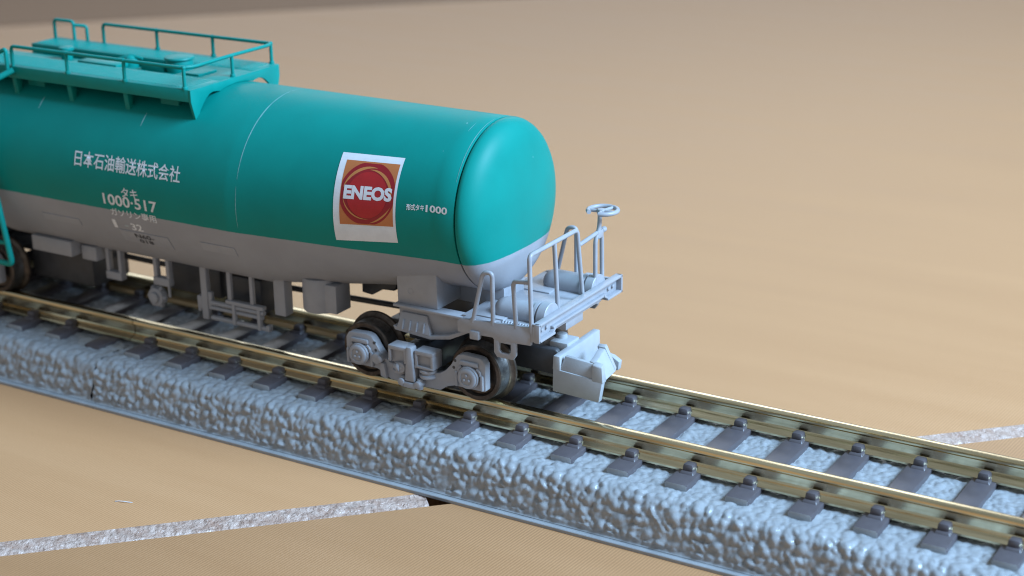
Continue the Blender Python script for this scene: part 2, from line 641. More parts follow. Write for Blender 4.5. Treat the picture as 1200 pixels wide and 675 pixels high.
# ---------------------------------------------------------------- tank car
XC = 12.9
XM = 18.4         # middle of the car between its two ends
XB = 47.29
XR = 52.26
R_END, R_MID, ZT = 7.53, 9.05, 24.97
CB = (XC, 0, 0)
car = empty('tank_car', (XC, 0, 0), 'green and grey model railway tank car standing on the track', 'tank car')
# its empty stands at the clip level of the track; parts use that point as origin

def Rx(x):
    return float(np.interp(x, [-60, 2 * XM - 50.0, -3.0, 29.1, 50.0, 99], [R_END, R_END, R_MID, R_MID, R_END, R_END]))

def on_tank(x, th, off=0.0):
    r = Rx(x)
    return Vector((x, -(r + off) * math.sin(th), ZT - r + (r + off) * math.cos(th)))

def part(name, bm, mat='grey', smooth=38, parent=None):
    return build(name, bm, mat, parent or car, CB, smooth)

def shell():
    bm = B()
    xl = 2 * XM - XR
    xs = [(xl + .06, -.30), (xl + .06, -.05), (xl + .14, 0), (2 * XM - 50.2, 0), (2 * XM - 50, 0), (-9, 0), (-6, 0), (-3.2, 0), (-3.0, 0.005), (-2.8, 0)]
    xs += [(x, 0) for x in np.linspace(0, 26, 9)]
    xs += [(28.8, 0), (29.1, 0.005), (29.4, 0), (36, 0), (43, 0), (49.7, 0), (50.0, 0), (50.3, 0), (XR - .14, 0), (XR - .06, -.05), (XR - .06, -.30)]
    n = 128
    rings = []
    for dx, off in xs:
        rings.append([bm.verts.new(on_tank(dx, 2 * math.pi * i / n, off)) for i in range(n)])
    for a, b in zip(rings[:-1], rings[1:]):
        for i in range(n):
            bm.faces.new((a[i], a[(i + 1) % n], b[(i + 1) % n], b[i]))
    bm.faces.new(rings[0])
    bm.faces.new(rings[-1][::-1])
    bmesh.ops.recalc_face_normals(bm, faces=bm.faces[:])
    return bm

tank = part('tank_shell', shell(), 'tank', 50)

def cap(side):
    bm = B()
    prof = [(0.09, R_END - .30), (0.09, R_END - .06), (0.2, R_END), (0.55, R_END - .04), (0.95, R_END - .17), (1.4, R_END - .42), (1.85, R_END - .85),
            (2.2, R_END - 1.4), (2.48, R_END - 2.15), (2.72, R_END - 3.2), (2.9, R_END - 4.4), (3.02, R_END - 5.8), (3.06, 0)]
    prof = [(t if t < .25 else .2 + (t - .2) * .8, r) for t, r in prof]
    x = XR if side > 0 else 2 * XM - XR
    lathe(bm, (x, 0, ZT - R_END), (side, 0, 0), prof, 128)
    return bm

part('tank_end', cap(1), 'tank', 50)
part('tank_end', cap(-1), 'tank', 50)

def arc_line(x, t0, t1, w=0.05, off=0.012, n=24, wob=0.0):
    bm = B()
    a, b = [], []
    for i in range(n + 1):
        th = math.radians(t0 + (t1 - t0) * i / n)
        ww = w * (0.35 + 0.65 * math.sin(math.pi * i / n)) * random.uniform(.7, 1.2)
        a.append(bm.verts.new(on_tank(x - ww, th, off)))
        b.append(bm.verts.new(on_tank(x + ww, th, off)))
    for i in range(n):
        bm.faces.new((a[i], a[i + 1], b[i + 1], b[i]))
    return bm

for x, t0, t1, w in ((30.3, 2, 72, 0.05), (30.3, -60, 1, 0.05), (30.3, 76, 100, 0.03), (4.85, 40, 48.5, 0.06), (17.9, 41, 50, 0.06), (52.05, 5, 62, 0.03), (51.0, 14, 24, 0.02)):
    part('seam_line', arc_line(x, t0, t1, w), 'mark', parent=None)

# ---- printing on the tank
def wrap(bm, fx, fth, off):
    """bisect along v so that the sheet follows the curve, then bend: fx(u), fth(v)"""
    vs = [v.co.y for v in bm.verts]
    lo, hi = min(vs), max(vs)
    c = lo + 0.28
    while c < hi:
        bmesh.ops.bisect_plane(bm, geom=bm.verts[:] + bm.edges[:] + bm.faces[:], dist=1e-5, plane_co=(0, c, 0), plane_no=(0, 1, 0))
        c += 0.28
    for v in bm.verts:
        v.co = on_tank(fx(v.co.x), fth(v.co.y), off)

def text_bm(body, bold=0.0, spacing=1.0):
    cu = bpy.data.curves.new('tmp', 'FONT')
    cu.body = body
    cu.size = 1.0
    cu.offset = bold
    cu.space_character = spacing
    cu.resolution_u = 3
    ob = bpy.data.objects.new('tmp', cu)
    COL.objects.link(ob)
    dg = bpy.context.evaluated_depsgraph_get()
    me = bpy.data.meshes.new_from_object(ob.evaluated_get(dg))
    bm = B()
    bm.from_mesh(me)
    bpy.data.objects.remove(ob)
    bpy.data.curves.remove(cu)
    bpy.data.meshes.remove(me)
    return bm

def lettering(name, body, x0, x1, th0, th1, mat, bold=0.0, off=0.02, spacing=1.0, label=None):
    bm = text_bm(body, bold, spacing)
    us = [v.co.x for v in bm.verts]
    vs = [v.co.y for v in bm.verts]
    u0, u1, v0, v1 = min(us), max(us), min(vs), max(vs)
    H = math.radians(th1 - th0) * Rx((x0 + x1) / 2)
    for v in bm.verts:
        v.co.x = x0 + (v.co.x - u0) / (u1 - u0) * (x1 - x0)
        v.co.y = (v.co.y - v0) / (v1 - v0) * H
    wrap(bm, lambda u: u, lambda v: math.radians(th1) - v / H * math.radians(th1 - th0), off)
    o = part(name, bm, mat, 0)
    if label:
        o['label'] = label
    return o

lettering('lettering', '日本石油輸送株式会社', 11.0, 23.9, 69.6, 79.2, 'white', 0.012, label='white Japanese company name on the tank side')
lettering('lettering', 'タキ', 16.8, 18.8, 87.4, 93.0, 'white', 0.015)
lettering('lettering', '1000·517', 14.4, 21.0, 92.6, 99.6, 'white', 0.018, label='white car number on the tank side')
lettering('lettering', 'ガソリン専用', 15.0, 20.6, 101.4, 106.6, 'white', 0.012)
lettering('lettering', '1', 14.75, 15.2, 109.6, 115.8, 'white', 0.02)
lettering('lettering', '32', 17.0, 18.4, 110.2, 115.3, 'white', 0.02)
lettering('lettering', '-', 16.2, 16.7, 112.6, 113.4, 'softwhite', 0.02)
lettering('lettering', 'N60-', 17.0, 19.3, 117.8, 121.3, 'black', 0.02, 0.09)
lettering('lettering', '018', 17.2, 18.9, 122.2, 125.4, 'black', 0.02, 0.09)
lettering('lettering', '形式タキ', 47.65, 49.35, 78.7, 82.8, 'white', 0.03)
lettering('lettering', '1000', 49.5, 51.6, 78.6, 83.2, 'white', 0.03)

# ---- square brand panel
EX, ETH, ER = 43.76, math.radians(74.5), 8.0

def decal(name, poly_list, mat, off, parent):
    bm = B()
    for poly in poly_list:
        bm.faces.new([bm.verts.new((a, b, 0)) for a, b in poly])
    bmesh.ops.triangulate(bm, faces=bm.faces[:])
    wrap(bm, lambda u: EX + u, lambda v: ETH - v / ER, off)
    bmesh.ops.recalc_face_normals(bm, faces=bm.faces[:])
    return build(name, bm, mat, parent, CB, 0)

def rect(x0, x1, y0, y1, n=1):
    return [(x0, y0), (x1, y0), (x1, y1), (x0, y1)]

def disc(cx, cy, r, n=64, clip=9):
    return [(max(-clip, min(clip, cx + r * math.cos(2 * math.pi * i / n))), max(-clip, min(clip, cy + r * math.sin(2 * math.pi * i / n)))) for i in range(n)]

def crescent(cx, cy, r, a0, a1, th, n=28, inward=1):
    out, inn = [], []
    for i in range(n + 1):
        f = i / n
        a = math.radians(a0 + (a1 - a0) * f)
        t = th * math.sin(math.pi * f) ** 0.9
        out.append((cx + r * math.cos(a), cy + r * math.sin(a)))
        inn.append((cx + (r - t) * math.cos(a), cy + (r - t) * math.sin(a)))
    return out + inn[::-1][1:-1]

def crescents(lst):
    # as thin quads, so that every polygon is convex enough to triangulate cleanly
    polys = []
    for (cx, cy, r, a0, a1, th) in lst:
        n = 28
        pr = None
        for i in range(n + 1):
            f = i / n
            a = math.radians(a0 + (a1 - a0) * f)
            t = th * math.sin(math.pi * f) ** 0.9 + 0.004
            q = ((cx + r * math.cos(a), cy + r * math.sin(a)), (cx + (r - t) * math.cos(a), cy + (r - t) * math.sin(a)))
            if pr:
                polys.append([pr[0], q[0], q[1], pr[1]])
            pr = q
    return polys

panel = decal('brand_panel', [rect(-3.3, 2.86, -4.25, 3.38)], 'white', 0.03, car)
panel['label'] = 'white panel with a red and orange swirl emblem'
decal('panel_ground', [rect(-2.66, 2.62, -2.72, 2.75)], 'tan', 0.042, panel)
decal('emblem_ring', [disc(0, 0, 2.74, clip=2.6)], 'darkred', 0.052, panel)
decal('emblem_swirl', crescents([(-0.12, -0.05, 2.36, 170, 72, 0.27), (0.22, -0.1, 2.17, 100, -15, 0.27), (-0.22, 0.0, 2.2, 185, 280, 0.13), (0.05, 0.0, 2.52, -85, -25, 0.16)]), 'orange', 0.062, panel)
decal('emblem_disc', [disc(0.0, -0.12, 1.98)], 'red', 0.072, panel)

def panel_text():
    bm = text_bm('ENEOS', 0.05, 1.0)
    us = [v.co.x for v in bm.verts]
    vs = [v.co.y for v in bm.verts]
    for v in bm.verts:
        v.co.x = -2.3 + (v.co.x - min(us)) / (max(us) - min(us)) * 4.75
        v.co.y = -0.55 + (v.co.y - min(vs)) / (max(vs) - min(vs)) * 1.18
    wrap(bm, lambda u: EX + u, lambda v: ETH - v / ER, 0.084)
    return bm
build('lettering', panel_text(), 'white', panel, CB, 0)

# ---- small raised plates on the lower side of the tank
def plate_on_tank(x0, x1, t0, t1):
    bm = B()
    n = 4
    a = []
    for off in (0.0, 0.07):
        for i in range(n + 1):
            th = math.radians(t0 + (t1 - t0) * i / n)
            a.append((bm.verts.new(on_tank(x0, th, off)), bm.verts.new(on_tank(x1, th, off))))
    lo, hi = a[:n + 1], a[n + 1:]
    for i in range(n):
        bm.faces.new((hi[i][0], hi[i + 1][0], hi[i + 1][1], hi[i][1]))
        bm.faces.new((lo[i][0], lo[i + 1][0], hi[i + 1][0], hi[i][0]))
        bm.faces.new((lo[i][1], lo[i + 1][1], hi[i + 1][1], hi[i][1]))
    bm.faces.new((lo[0][0], lo[0][1], hi[0][1], hi[0][0]))
    bm.faces.new((lo[n][0], lo[n][1], hi[n][1], hi[n][0]))
    bmesh.ops.recalc_face_normals(bm, faces=bm.faces[:])
    return bm
part('data_plate', plate_on_tank(25.2, 29.2, 114.5, 120.8))
part('data_plate', plate_on_tank(5.4, 10.2, 115.0, 120.0))
part('data_plate', plate_on_tank(15.2, 21.2, 116.6, 126.4))

# ---- walkway on top (green)
ZD, YW = 25.58, 6.18
XP = [1.39 + 7.19 * k for k in range(4)]
XL, XRW = -5.2, 23.45
bm = B()
box(bm, XL, XRW, -YW - .12, -2.0, ZD - .35, ZD, 0.05)
box(bm, XL, XRW, -YW - .16, -YW + .12, ZD - 1.15, ZD - .02, 0.05)
walk = part('walkway', bm, 'green')
bm = B()
box(bm, XL, XRW, 2.6, YW + .12, ZD - .35, ZD, 0.05)
box(bm, XL, XRW, YW - .12, YW + .16, ZD - 1.15, ZD - .02, 0.05)
box(bm, XL, XRW - 5.6, 2.58, 2.8, ZD - 1.0, ZD - .02, 0.04)
part('walkway', bm, 'green')
bm = B()
box(bm, 17.9, XRW + .02, -1.98, 2.58, ZD - .35, ZD - .01, 0.05)
# end plate cut to the curve of the tank
r = R_MID
top = [(-YW - .16, ZD - .03), (YW + .16, ZD - .03)]
curve = []
for i in range(25):
    y = 5.6 - 11.2 * i / 24
    lift = 0.55 * math.sin(math.pi * (abs(y) - 2.4) / 2.9) if 2.4 < abs(y) < 5.3 else 0.0     # hollow beside the gusset
    curve.append((y, ZT - r + math.sqrt(r * r - y * y) + 0.03 + lift))
out = [(-YW - .16, ZD - .03), (YW + .16, ZD - .03), (YW + .16, ZD - 1.15), (5.75, 22.35)] + curve[1:-1] + [(-5.75, 22.35), (-YW - .16, ZD - 1.15)]
prism(bm, out, 'x', XRW - .02, XRW + .26, 0.03)
part('walkway_end', bm, 'green')
# anti-slip ribs
bm = B()
for i in range(70):
    x = XL + .3 + i * (XRW - .8 - XL) / 70
    box(bm, x, x + .12, -5.7, -2.3, ZD - .02, ZD + .045, 0)
    if x < 17.5 or True:
        box(bm, x, x + .12, 3.0, 5.7, ZD - .02, ZD + .045, 0)
o = part('tread_ribs', bm, 'green', 0)
o['kind'] = 'stuff'
# railings
ZR = 27.49
rr = 0.17
def rail_part(name, pts, rad=0.5, r=rr, mat='green', parent=None):
    bm = B()
    tube(bm, pts, r, 10, rad)
    return part(name, bm, mat, 60, parent)
hand = rail_part('handrail', [(XP[0], -YW, ZD - .3), (XP[0], -YW, ZR), (XP[3] - .1, -YW, ZR), (XRW - .1, -YW + 1.0, ZR), (XRW - .1, 0, ZR + .05), (XRW - .1, YW - .9, ZR), (XP[3], YW, ZR), (XP[0], YW, ZR), (XP[0], YW, ZD - .3)], 0.45)
def post(x, y, z0=ZD - .9, z1=ZR, r=0.17):
    bm = B()
    tube(bm, [(x, y, z0), (x, y, z1)], r, 10)
    ball(bm, (x, y, z1), r * 1.25, 1, 1, 1, 10)
    cyl(bm, (x, y, ZD - .12), (x, y, ZD + .22), r * 1.5, 10)
    return build('post', bm, 'green', hand, CB, 60)
for i in (1, 2, 3):
    post(XP[i], -YW)
    post(XP[i], YW)
post(XRW - .1, 0.0)
rail_part('handrail', [(-5.0, YW - .4, ZD - .3), (-5.0, YW - .4, ZR), (-2.3, YW - .4, ZR), (-2.3, YW - .4, ZD - .3)], 0.4)
rail_part('handrail', [(-2.3, YW - .4, ZR - .35), (-1.2, YW + .3, ZR - .5), (-1.2, YW + .3, ZD - .3)], 0.3)
rail_part('handrail', [(1.2, -YW - .55, ZD - .8), (1.2, -YW - .55, ZR - .2), (0.1, -YW - .55, ZR - .7)], 0.3, 0.2)
# brackets under the deck
for x in (1.2, 8.4, 15.5):
    bm = B()
    prism(bm, [(-6.1, ZD - 1.0), (-5.3, ZD - 1.0), (-5.4, 22.1), (-5.8, 22.3)], 'x', x - .28, x + .28, 0.06)
    part('bracket', bm, 'green')
    bm = B()
    prism(bm, [(6.1, ZD - 1.0), (5.3, ZD - 1.0), (5.4, 22.1), (5.8, 22.3)], 'x', x - .28, x + .28, 0.06)
    part('bracket', bm, 'green')
for x in (-3.0, 2.9, 19.8):
    for s in (-1, 1):
        bm = B()
        prism(bm, [(s * 4.9, ZD - .3), (s * 3.3, ZD - .3), (s * 3.3, 23.0), (s * 4.9, 22.3)], 'x', x - 1.1, x + 1.1, 0.08)
        part('support_block', bm, 'green')
# manhole and fittings between the walkways
bm = B()
cyl(bm, (15.4, 1.7, 24.5), (15.4, 1.7, 26.2), 1.3, 32, 0.12)
lathe(bm, (15.4, 1.7, 26.15), (0, 0, 1), [(0, 1.42), (0.08, 1.45), (0.2, 1.4), (0.28, 1.1), (0.34, 0)], 32)
part('manhole', bm, 'green')
bm = B()
cyl(bm, (9.2, 1.6, 24.7), (9.2, 1.6, 25.6), 0.75, 24, 0.1)
ball(bm, (9.2, 1.6, 25.6), 0.6, 1, 1, .6, 14)
tube(bm, [(8.2, 1.0, 25.5), (9.2, 1.6, 25.9), (10.4, 2.0, 25.6)], 0.16, 8, 0.3)
part('valve', bm, 'green')
bm = B()
cyl(bm, (1.5, 0.8, 24.7), (1.5, 0.8, 25.9), 0.55, 20, 0.1)
cyl(bm, (1.5, 0.8, 25.8), (1.5, 0.8, 26.15), 0.75, 20, 0.08)
part('valve', bm, 'green')
bm = B()
box(bm, 5.6, 10.6, -1.9, -0.2, 25.3, 25.72, 0.06)
part('hatch_plate', bm, 'green')
bm = B()
box(bm, 11.6, 14.4, 0.4, 1.4, 24.7, 25.5, 0.08)
part('hatch_plate', bm, 'green')
bm = B()
box(bm, 18.6, 20.6, -1.6, 1.0, ZD - .02, ZD + .18, 0.05)
part('hatch_plate', bm, 'green')
# side ladder at the left end of the walkway
bm = B()
yl = -9.75
tube(bm, [(1.75, -6.5, ZD - .3), (0.2, -8.4, 24.2), (-0.4, yl, 21.5), (2.15, yl, 6.7), (-1.9, yl, 6.7), (-1.9, yl, 21.5), (-1.9, -8.4, 24.2), (-1.9, -6.5, ZD - .3)], 0.30, 10, 0.6)
ladder = part('ladder', bm, 'green', 60)
for z in (8.8, 10.9, 13.0, 15.1, 17.2, 19.3, 21.4):
    bm = B()
    tube(bm, [(-1.9, yl, z), (2.15 - (z - 6.7) * .172, yl, z)], 0.22, 8)
    build('rung', bm, 'green', ladder, CB, 60)

# ---- saddles
for sx in (1, -1):
    for s in (-1, 1):
        bm = B()
        xa, xb_ = (44.8, 48.95)
        f = lambda x: x if sx > 0 else 2 * XM - x
        lo, hi = sorted((f(xa), f(xb_)))
        prism(bm, [(s * 5.35, 8.85), (s * 1.7, 8.85), (s * 1.7, 10.6), (s * 5.0, 12.9), (s * 5.45, 12.6)], 'x', lo, hi, 0.08)
        part('saddle', bm, 'grey')
    bm = B()
    lo, hi = sorted((f(46.5), f(53.4)))
    box(bm, lo, hi, -1.69, 1.69, 8.6, 10.4, 0.06)
    part('saddle', bm, 'grey')
# mould marks on the near saddle
bm = B()
lathe(bm, (46.2, -5.37, 10.1), (0, -1, 0), [(0, .30), (.03, .30), (.03, .22), (0, .22)], 20)
part('moulding_mark', bm, 'grey')

# ---- end underframe and platform (right end, then mirrored for the left)
def mirror_x(bm):
    for v in bm.verts:
        v.co.x = 2 * XM - v.co.x
    bmesh.ops.reverse_faces(bm, faces=bm.faces[:])
    return bm

def both_ends(name, fn, mat='grey', smooth=38, sides=(1, -1)):
    first = None
    for e in sides:
        bm = B()
        fn(bm)
        if e < 0:
            mirror_x(bm)
        o = part(name, bm, mat, smooth)
        first = first or o
    return first

def sill(s):
    def f(bm):
        y0, y1 = (-5.75, -5.1) if s < 0 else (5.1, 5.75)
        # top flange, web and lower flange curving up to the platform
        box(bm, 44.6, 53.0, min(s * 5.85, s * 4.6), max(s * 5.85, s * 4.6), 8.62, 8.86, 0.06)
        prism(bm, [(44.9, 6.75), (48.5, 6.5), (50.3, 6.85), (52.2, 7.75), (52.2, 8.62), (44.9, 8.62)], 'y', s * 5.05, s * 5.3, 0.03)
        prism(bm, [(44.55, 6.85), (44.75, 6.5), (48.4, 6.22), (50.5, 6.62), (52.35, 7.55), (52.35, 7.85), (50.3, 6.95), (48.4, 6.55), (45.0, 6.82)], 'y', s * 4.9, s * 5.9, 0.05)
        # ribbed apron
        hexa(bm, [(45.0, s * 5.95, 6.78), (48.45, s * 5.95, 6.55), (48.45, s * 5.3, 6.55), (45.0, s * 5.3, 6.78), (45.25, s * 5.5, 8.15), (47.9, s * 5.5, 8.15), (47.9, s * 5.3, 8.15), (45.25, s * 5.3, 8.15)], 0.06)
        for i in range(4):
            x = 45.55 + i * .72
            hexa(bm, [(x, s * 6.12, 6.72), (x + .14, s * 6.12, 6.72), (x + .14, s * 5.7, 6.72), (x, s * 5.7, 6.72), (x, s * 5.84, 7.55), (x + .14, s * 5.84, 7.55), (x + .14, s * 5.6, 7.55), (x, s * 5.6, 7.55)], 0.04)
    return f
both_ends('side_sill', sill(-1))
both_ends('side_sill', sill(1))

def body_bolster(bm):
    box(bm, 45.6, 47.9, -5.0, 5.0, 5.6, 8.6, 0.1)
both_ends('body_bolster', body_bolster, 'dark')

def platform(bm):
    box(bm, 52.4, 59.5, -6.85, 6.85, 9.05, 9.30, 0.05)
    box(bm, 52.0, 59.4, -1.5, 1.5, 7.6, 9.1, 0.08)
    box(bm, 51.6, 53.6, -5.6, 5.6, 8.6, 9.04, 0.05)
    # chequered deck panels with narrow gaps
    box(bm, 53.2, 55.9, -5.9, -1.7, 9.28, 9.42, 0.04)
    box(bm, 53.2, 58.9, -1.2, 1.2, 9.28, 9.46, 0.04)
    box(bm, 53.2, 55.9, 1.7, 5.9, 9.28, 9.42, 0.04)
plat = both_ends('end_platform', platform)

def studs(s):
    def f(bm):
        for i in range(13):
            for j in range(3):
                ball(bm, (55.95 + i * .27 + (j % 2) * .13, s * (6.62 - j * .3), 9.33), 0.13, 1, 1, 1, 8)
    return f
for s in (-1, 1):
    for e in (1, -1):
        bm = B()
        studs(s)(bm)
        if e < 0:
            mirror_x(bm)
        o = part('tread_studs', bm, 'grey', 60)
        o['kind'] = 'stuff'

def side_plate(s):
    def f(bm):
        y0, y1 = s * 6.9, s * 7.22
        lo, hi = min(y0, y1), max(y0, y1)
        prism(bm, [(52.15, 8.12), (55.6, 8.2), (55.8, 8.0), (59.3, 8.15), (59.3, 9.75), (52.6, 9.36), (52.15, 9.1)], 'y', lo, hi, 0.05)
        # step stirrup: tongue with a hole
        x0, x1, z0, z1 = 55.72, 57.85, 6.55, 8.15
        a, b, c, d = 56.22, 57.35, 7.0, 7.88
        prism(bm, [(x0, z1), (x0, z0 + .4), (x0 + .3, z0), (x1 - .3, z0), (x1, z0 + .4), (x1, z1), (b, z1 - .02), (b, c + .2), (b - .2, c), (a + .2, c), (a, c + .2), (a, z1 - .02)], 'y', lo + .01, hi - .01, 0.04)
        box(bm, a - .05, b + .05, lo + .02, hi - .02, d, z1 + .05, 0.03)
        # small latch block
        box(bm, 53.45, 54.35, lo - .22 if s < 0 else lo, hi if s < 0 else hi + .22, 7.75, 8.5, 0.1)
    return f
both_ends('side_plate', side_plate(-1))
both_ends('side_plate', side_plate(1))

RG = 0.20
def arail(s):
    y = s * 7.08
    def f(bm):
        tube(bm, [(53.62, y, 9.2), (54.72, y, 13.72), (55.62, y, 13.85), (55.62, y, 9.3)], RG, 8, 0.42)
        ball(bm, (53.62, y, 9.35), RG * 1.6, 1, .6, .8, 8)
        ball(bm, (55.62, y, 9.5), RG * 1.6, 1, .6, .8, 8)
    return f
both_ends('grab_rail', arail(-1), smooth=60)
both_ends('grab_rail', arail(1), smooth=60)

def low_rail(bm):
    tube(bm, [(57.85, -7.08, 9.4), (57.62, -7.08, 13.45), (59.25, -7.14, 13.62)], RG, 8, 0.4)
both_ends('grab_rail', low_rail, smooth=60)
def end_rail(bm):
    tube(bm, [(59.35, -7.12, 9.3), (59.35, -7.35, 16.0), (59.35, 0.55, 16.0), (59.35, 1.5, 9.6)], RG, 8, 0.5)
    tube(bm, [(59.35, -2.75, 9.6), (59.35, -3.3, 15.9)], RG, 8)
both_ends('end_railing', end_rail, smooth=60)

def brake_column(bm):
    tube(bm, [(59.35, 3.75, 9.6), (59.35, 3.75, 14.2), (59.35, 4.45, 15.0), (59.35, 4.6, 16.3)], RG, 8, 0.5)
    tube(bm, [(59.35, 5.0, 9.6), (59.35, 4.9, 14.3), (59.35, 4.55, 15.1)], RG, 8, 0.4)
    box(bm, 59.15, 59.55, 4.0, 4.95, 14.2, 14.9, 0.08)
    cyl(bm, (59.35, 4.9, 14.75), (59.35, 5.45, 14.75), 0.26, 12, 0.06)
    tube(bm, [(59.35, 0.9, 14.55), (59.35, 4.0, 14.75)], RG * .95, 8)
col = both_ends('handbrake_column', brake_column, smooth=60, sides=(1,))
bm = B()
cw = Vector((59.35, 5.1, 16.5))
pts = []
for i in range(41):
    a = math.radians(-165 + 310 * i / 40 + 25)       # the rim is broken open on one side
    pts.append(cw + Vector((0.0, 0, 0)) + Vector((math.sin(a) * 1.28, math.cos(a) * 1.28, 0)))
tube(bm, pts, 0.21, 8)
for a in (20, 95, 165, 250):
    a = math.radians(a)
    tube(bm, [cw + Vector((0, -.3, 0)), cw + Vector((math.sin(a) * 1.25, math.cos(a) * 1.25, 0))], 0.16, 8)
cyl(bm, cw + Vector((0, -.3, -.3)), cw + Vector((0, -.3, .22)), 0.36, 14, 0.08)
hw = build('handwheel', bm, 'grey', col, CB, 60)

def drum(s):
    def f(bm):
        y, z, r = s * 4.1, 9.62, 1.12
        ball(bm, (55.2, y, z), r, 1, 1, 1, 24)
        lathe(bm, (55.2, y, z), (1, 0, 0), [(0, r), (3.0, r), (3.02, r + .16), (3.3, r + .16), (3.32, r), (3.5, r), (3.52, r + .2), (4.25, r + .2), (4.3, r + .15), (4.3, 0)], 32)
    return f
both_ends('drum', drum(-1))
both_ends('drum', drum(1))

def beam(bm):
    # channel section that opens outwards, its lower flange cut back in the middle
    box(bm, 59.5, 59.68, -7.3, 7.3, 8.55, 10.08, 0.04)
    box(bm, 59.5, 60.18, -7.3, 7.3, 9.9, 10.14, 0.06)
    box(bm, 59.66, 60.18, -7.3, -4.6, 8.5, 8.72, 0.05)
    box(bm, 59.66, 60.18, 4.6, 7.3, 8.5, 8.72, 0.05)
    box(bm, 59.66, 60.0, -4.62, 4.62, 8.92, 9.14, 0.05)
    hexa(bm, [(59.66, -4.9, 8.5), (60.1, -4.9, 8.5), (60.05, -4.2, 8.92), (59.66, -4.2, 8.92), (59.66, -4.9, 8.72), (60.1, -4.9, 8.72), (60.05, -4.2, 9.14), (59.66, -4.2, 9.14)], 0.04)
    hexa(bm, [(59.66, 4.9, 8.5), (60.1, 4.9, 8.5), (60.05, 4.2, 8.92), (59.66, 4.2, 8.92), (59.66, 4.9, 8.72), (60.1, 4.9, 8.72), (60.05, 4.2, 9.14), (59.66, 4.2, 9.14)], 0.04)
    box(bm, 59.66, 60.18, -7.32, -7.05, 8.5, 10.14, 0.05)
    box(bm, 59.66, 60.18, 7.05, 7.32, 8.5, 10.14, 0.05)
    box(bm, 59.3, 59.52, -7.26, -6.7, 8.5, 10.0, 0.05)
    box(bm, 59.3, 59.52, 6.7, 7.26, 8.5, 10.0, 0.05)
    for y in (-6.2, -5.4, 5.4, 6.2):
        cyl(bm, (59.66, y, 9.3), (59.86, y, 9.3), 0.17, 10, 0.05)
both_ends('end_beam', beam)

# ---- equipment under the belly
def pt(name, fn, mat='grey', smooth=38):
    bm = B()
    fn(bm)
    return part(name, bm, mat, smooth)
def hanger(x, w, z0, y=-3.6):
    def f(bm):
        box(bm, x, x + .42, y - .3, y + .3, z0, 7.9, 0.06)
        box(bm, x + w - .42, x + w, y - .3, y + .3, z0 + .2, 7.9, 0.06)
        box(bm, x - .02, x + w + .02, y - .42, y + .35, z0 - .05, z0 + .75, 0.08)
    return f
pt('hanger', hanger(8.8, 2.0, 4.7))
pt('hanger', hanger(15.0, 2.0, 5.1))
def brake_valve(bm):
    cyl(bm, (15.3, -3.4, 3.85), (15.3, -4.3, 3.85), 0.95, 24, 0.15)
    cyl(bm, (15.3, -4.25, 3.85), (15.3, -4.6, 3.85), 0.55, 18, 0.1)
    for i in range(6):
        a = i * math.pi / 3
        ball(bm, (15.3 + .95 * math.cos(a), -3.9, 3.85 + .95 * math.sin(a)), 0.24, 1, 1.4, 1, 8)
    tube(bm, [(14.9, -3.6, 4.6), (14.9, -3.6, 5.6)], 0.14, 8)
    tube(bm, [(16.6, -3.6, 3.9), (16.6, -3.6, 5.6)], 0.14, 8)
pt('brake_valve', brake_valve)
def post_c(bm):
    box(bm, 20.95, 21.7, -4.0, -3.4, 2.6, 8.4, 0.08)
    box(bm, 21.6, 22.15, -3.9, -3.4, 3.6, 5.4, 0.15)
    box(bm, 20.2, 20.95, -3.8, -3.2, 3.4, 4.8, 0.15)
    tube(bm, [(20.4, -3.6, 4.4), (20.4, -3.6, 3.2)], 0.2, 8)
pt('hanger', post_c)
def step_frame(bm):
    y = -4.0
    box(bm, 24.4, 24.85, y - .2, y + .2, 5.0, 8.3, 0.06)
    box(bm, 27.1, 27.5, y - .2, y + .2, 5.0, 8.3, 0.06)
    box(bm, 24.2, 28.7, y - .35, y + .25, 4.75, 5.15, 0.08)
    tube(bm, [(22.2, y, 4.45), (28.6, y, 4.45)], 0.24, 8)
    tube(bm, [(22.2, y, 3.95), (28.4, y, 3.95)], 0.20, 8)
    tube(bm, [(22.2, y, 2.95), (29.2, y, 2.95)], 0.24, 8)
    for x in (24.9, 27.9):
        box(bm, x, x + .38, y - .32, y + .1, 2.75, 5.0, 0.06)
    box(bm, 28.9, 29.3, y - .3, y + .3, 2.8, 3.4, 0.08)
pt('step_frame', step_frame)
def tall_box(bm):
    box(bm, 29.9, 31.2, -4.1, -2.9, 4.6, 8.6, 0.1)
pt('equipment_box', tall_box)
def reservoir(bm):
    cyl(bm, (35.0, -3.4, 5.95), (35.0, -3.4, 9.2), 1.75, 32, 0.2)
    box(bm, 35.5, 37.5, -4.6, -2.4, 6.1, 8.8, 0.12)
pt('air_reservoir', reservoir)
def back_bracket(bm):
    prism(bm, [(37.9, 8.9), (41.9, 8.9), (41.5, 8.0), (40.0, 7.9), (39.0, 7.2), (37.9, 7.3)], 'y', -1.2, 1.2, 0.1)
pt('brake_cylinder', back_bracket, 'dark')
def pipe(bm):
    tube(bm, [(-20, 1.5, 5.2), (10, 1.5, 4.9), (21, 1.5, 4.9), (44, 1.5, 5.6)], 0.3, 8)
pt('brake_rod', pipe, 'dark', 60)
for bx in ((14.0, 21.0, -1.2, 1.2, 3.6, 6.6), (22.5, 27.0, -2.4, 1.0, 3.4, 6.9), (-3.0, 5.6, -2.6, 2.6, 2.6, 7.0)):  # last box: dark block added to black out the lit floor under the belly
    pt('brake_gear_dark_block', lambda bm: box(bm, *bx, 0.3), 'dark')
def left_box(bm):
    box(bm, 0.6, 6.0, -5.6, -3.0, 6.8, 8.4, 0.15)
    box(bm, 6.3, 8.3, -4.6, -3.0, 6.4, 7.9, 0.15)
pt('equipment_box', left_box)

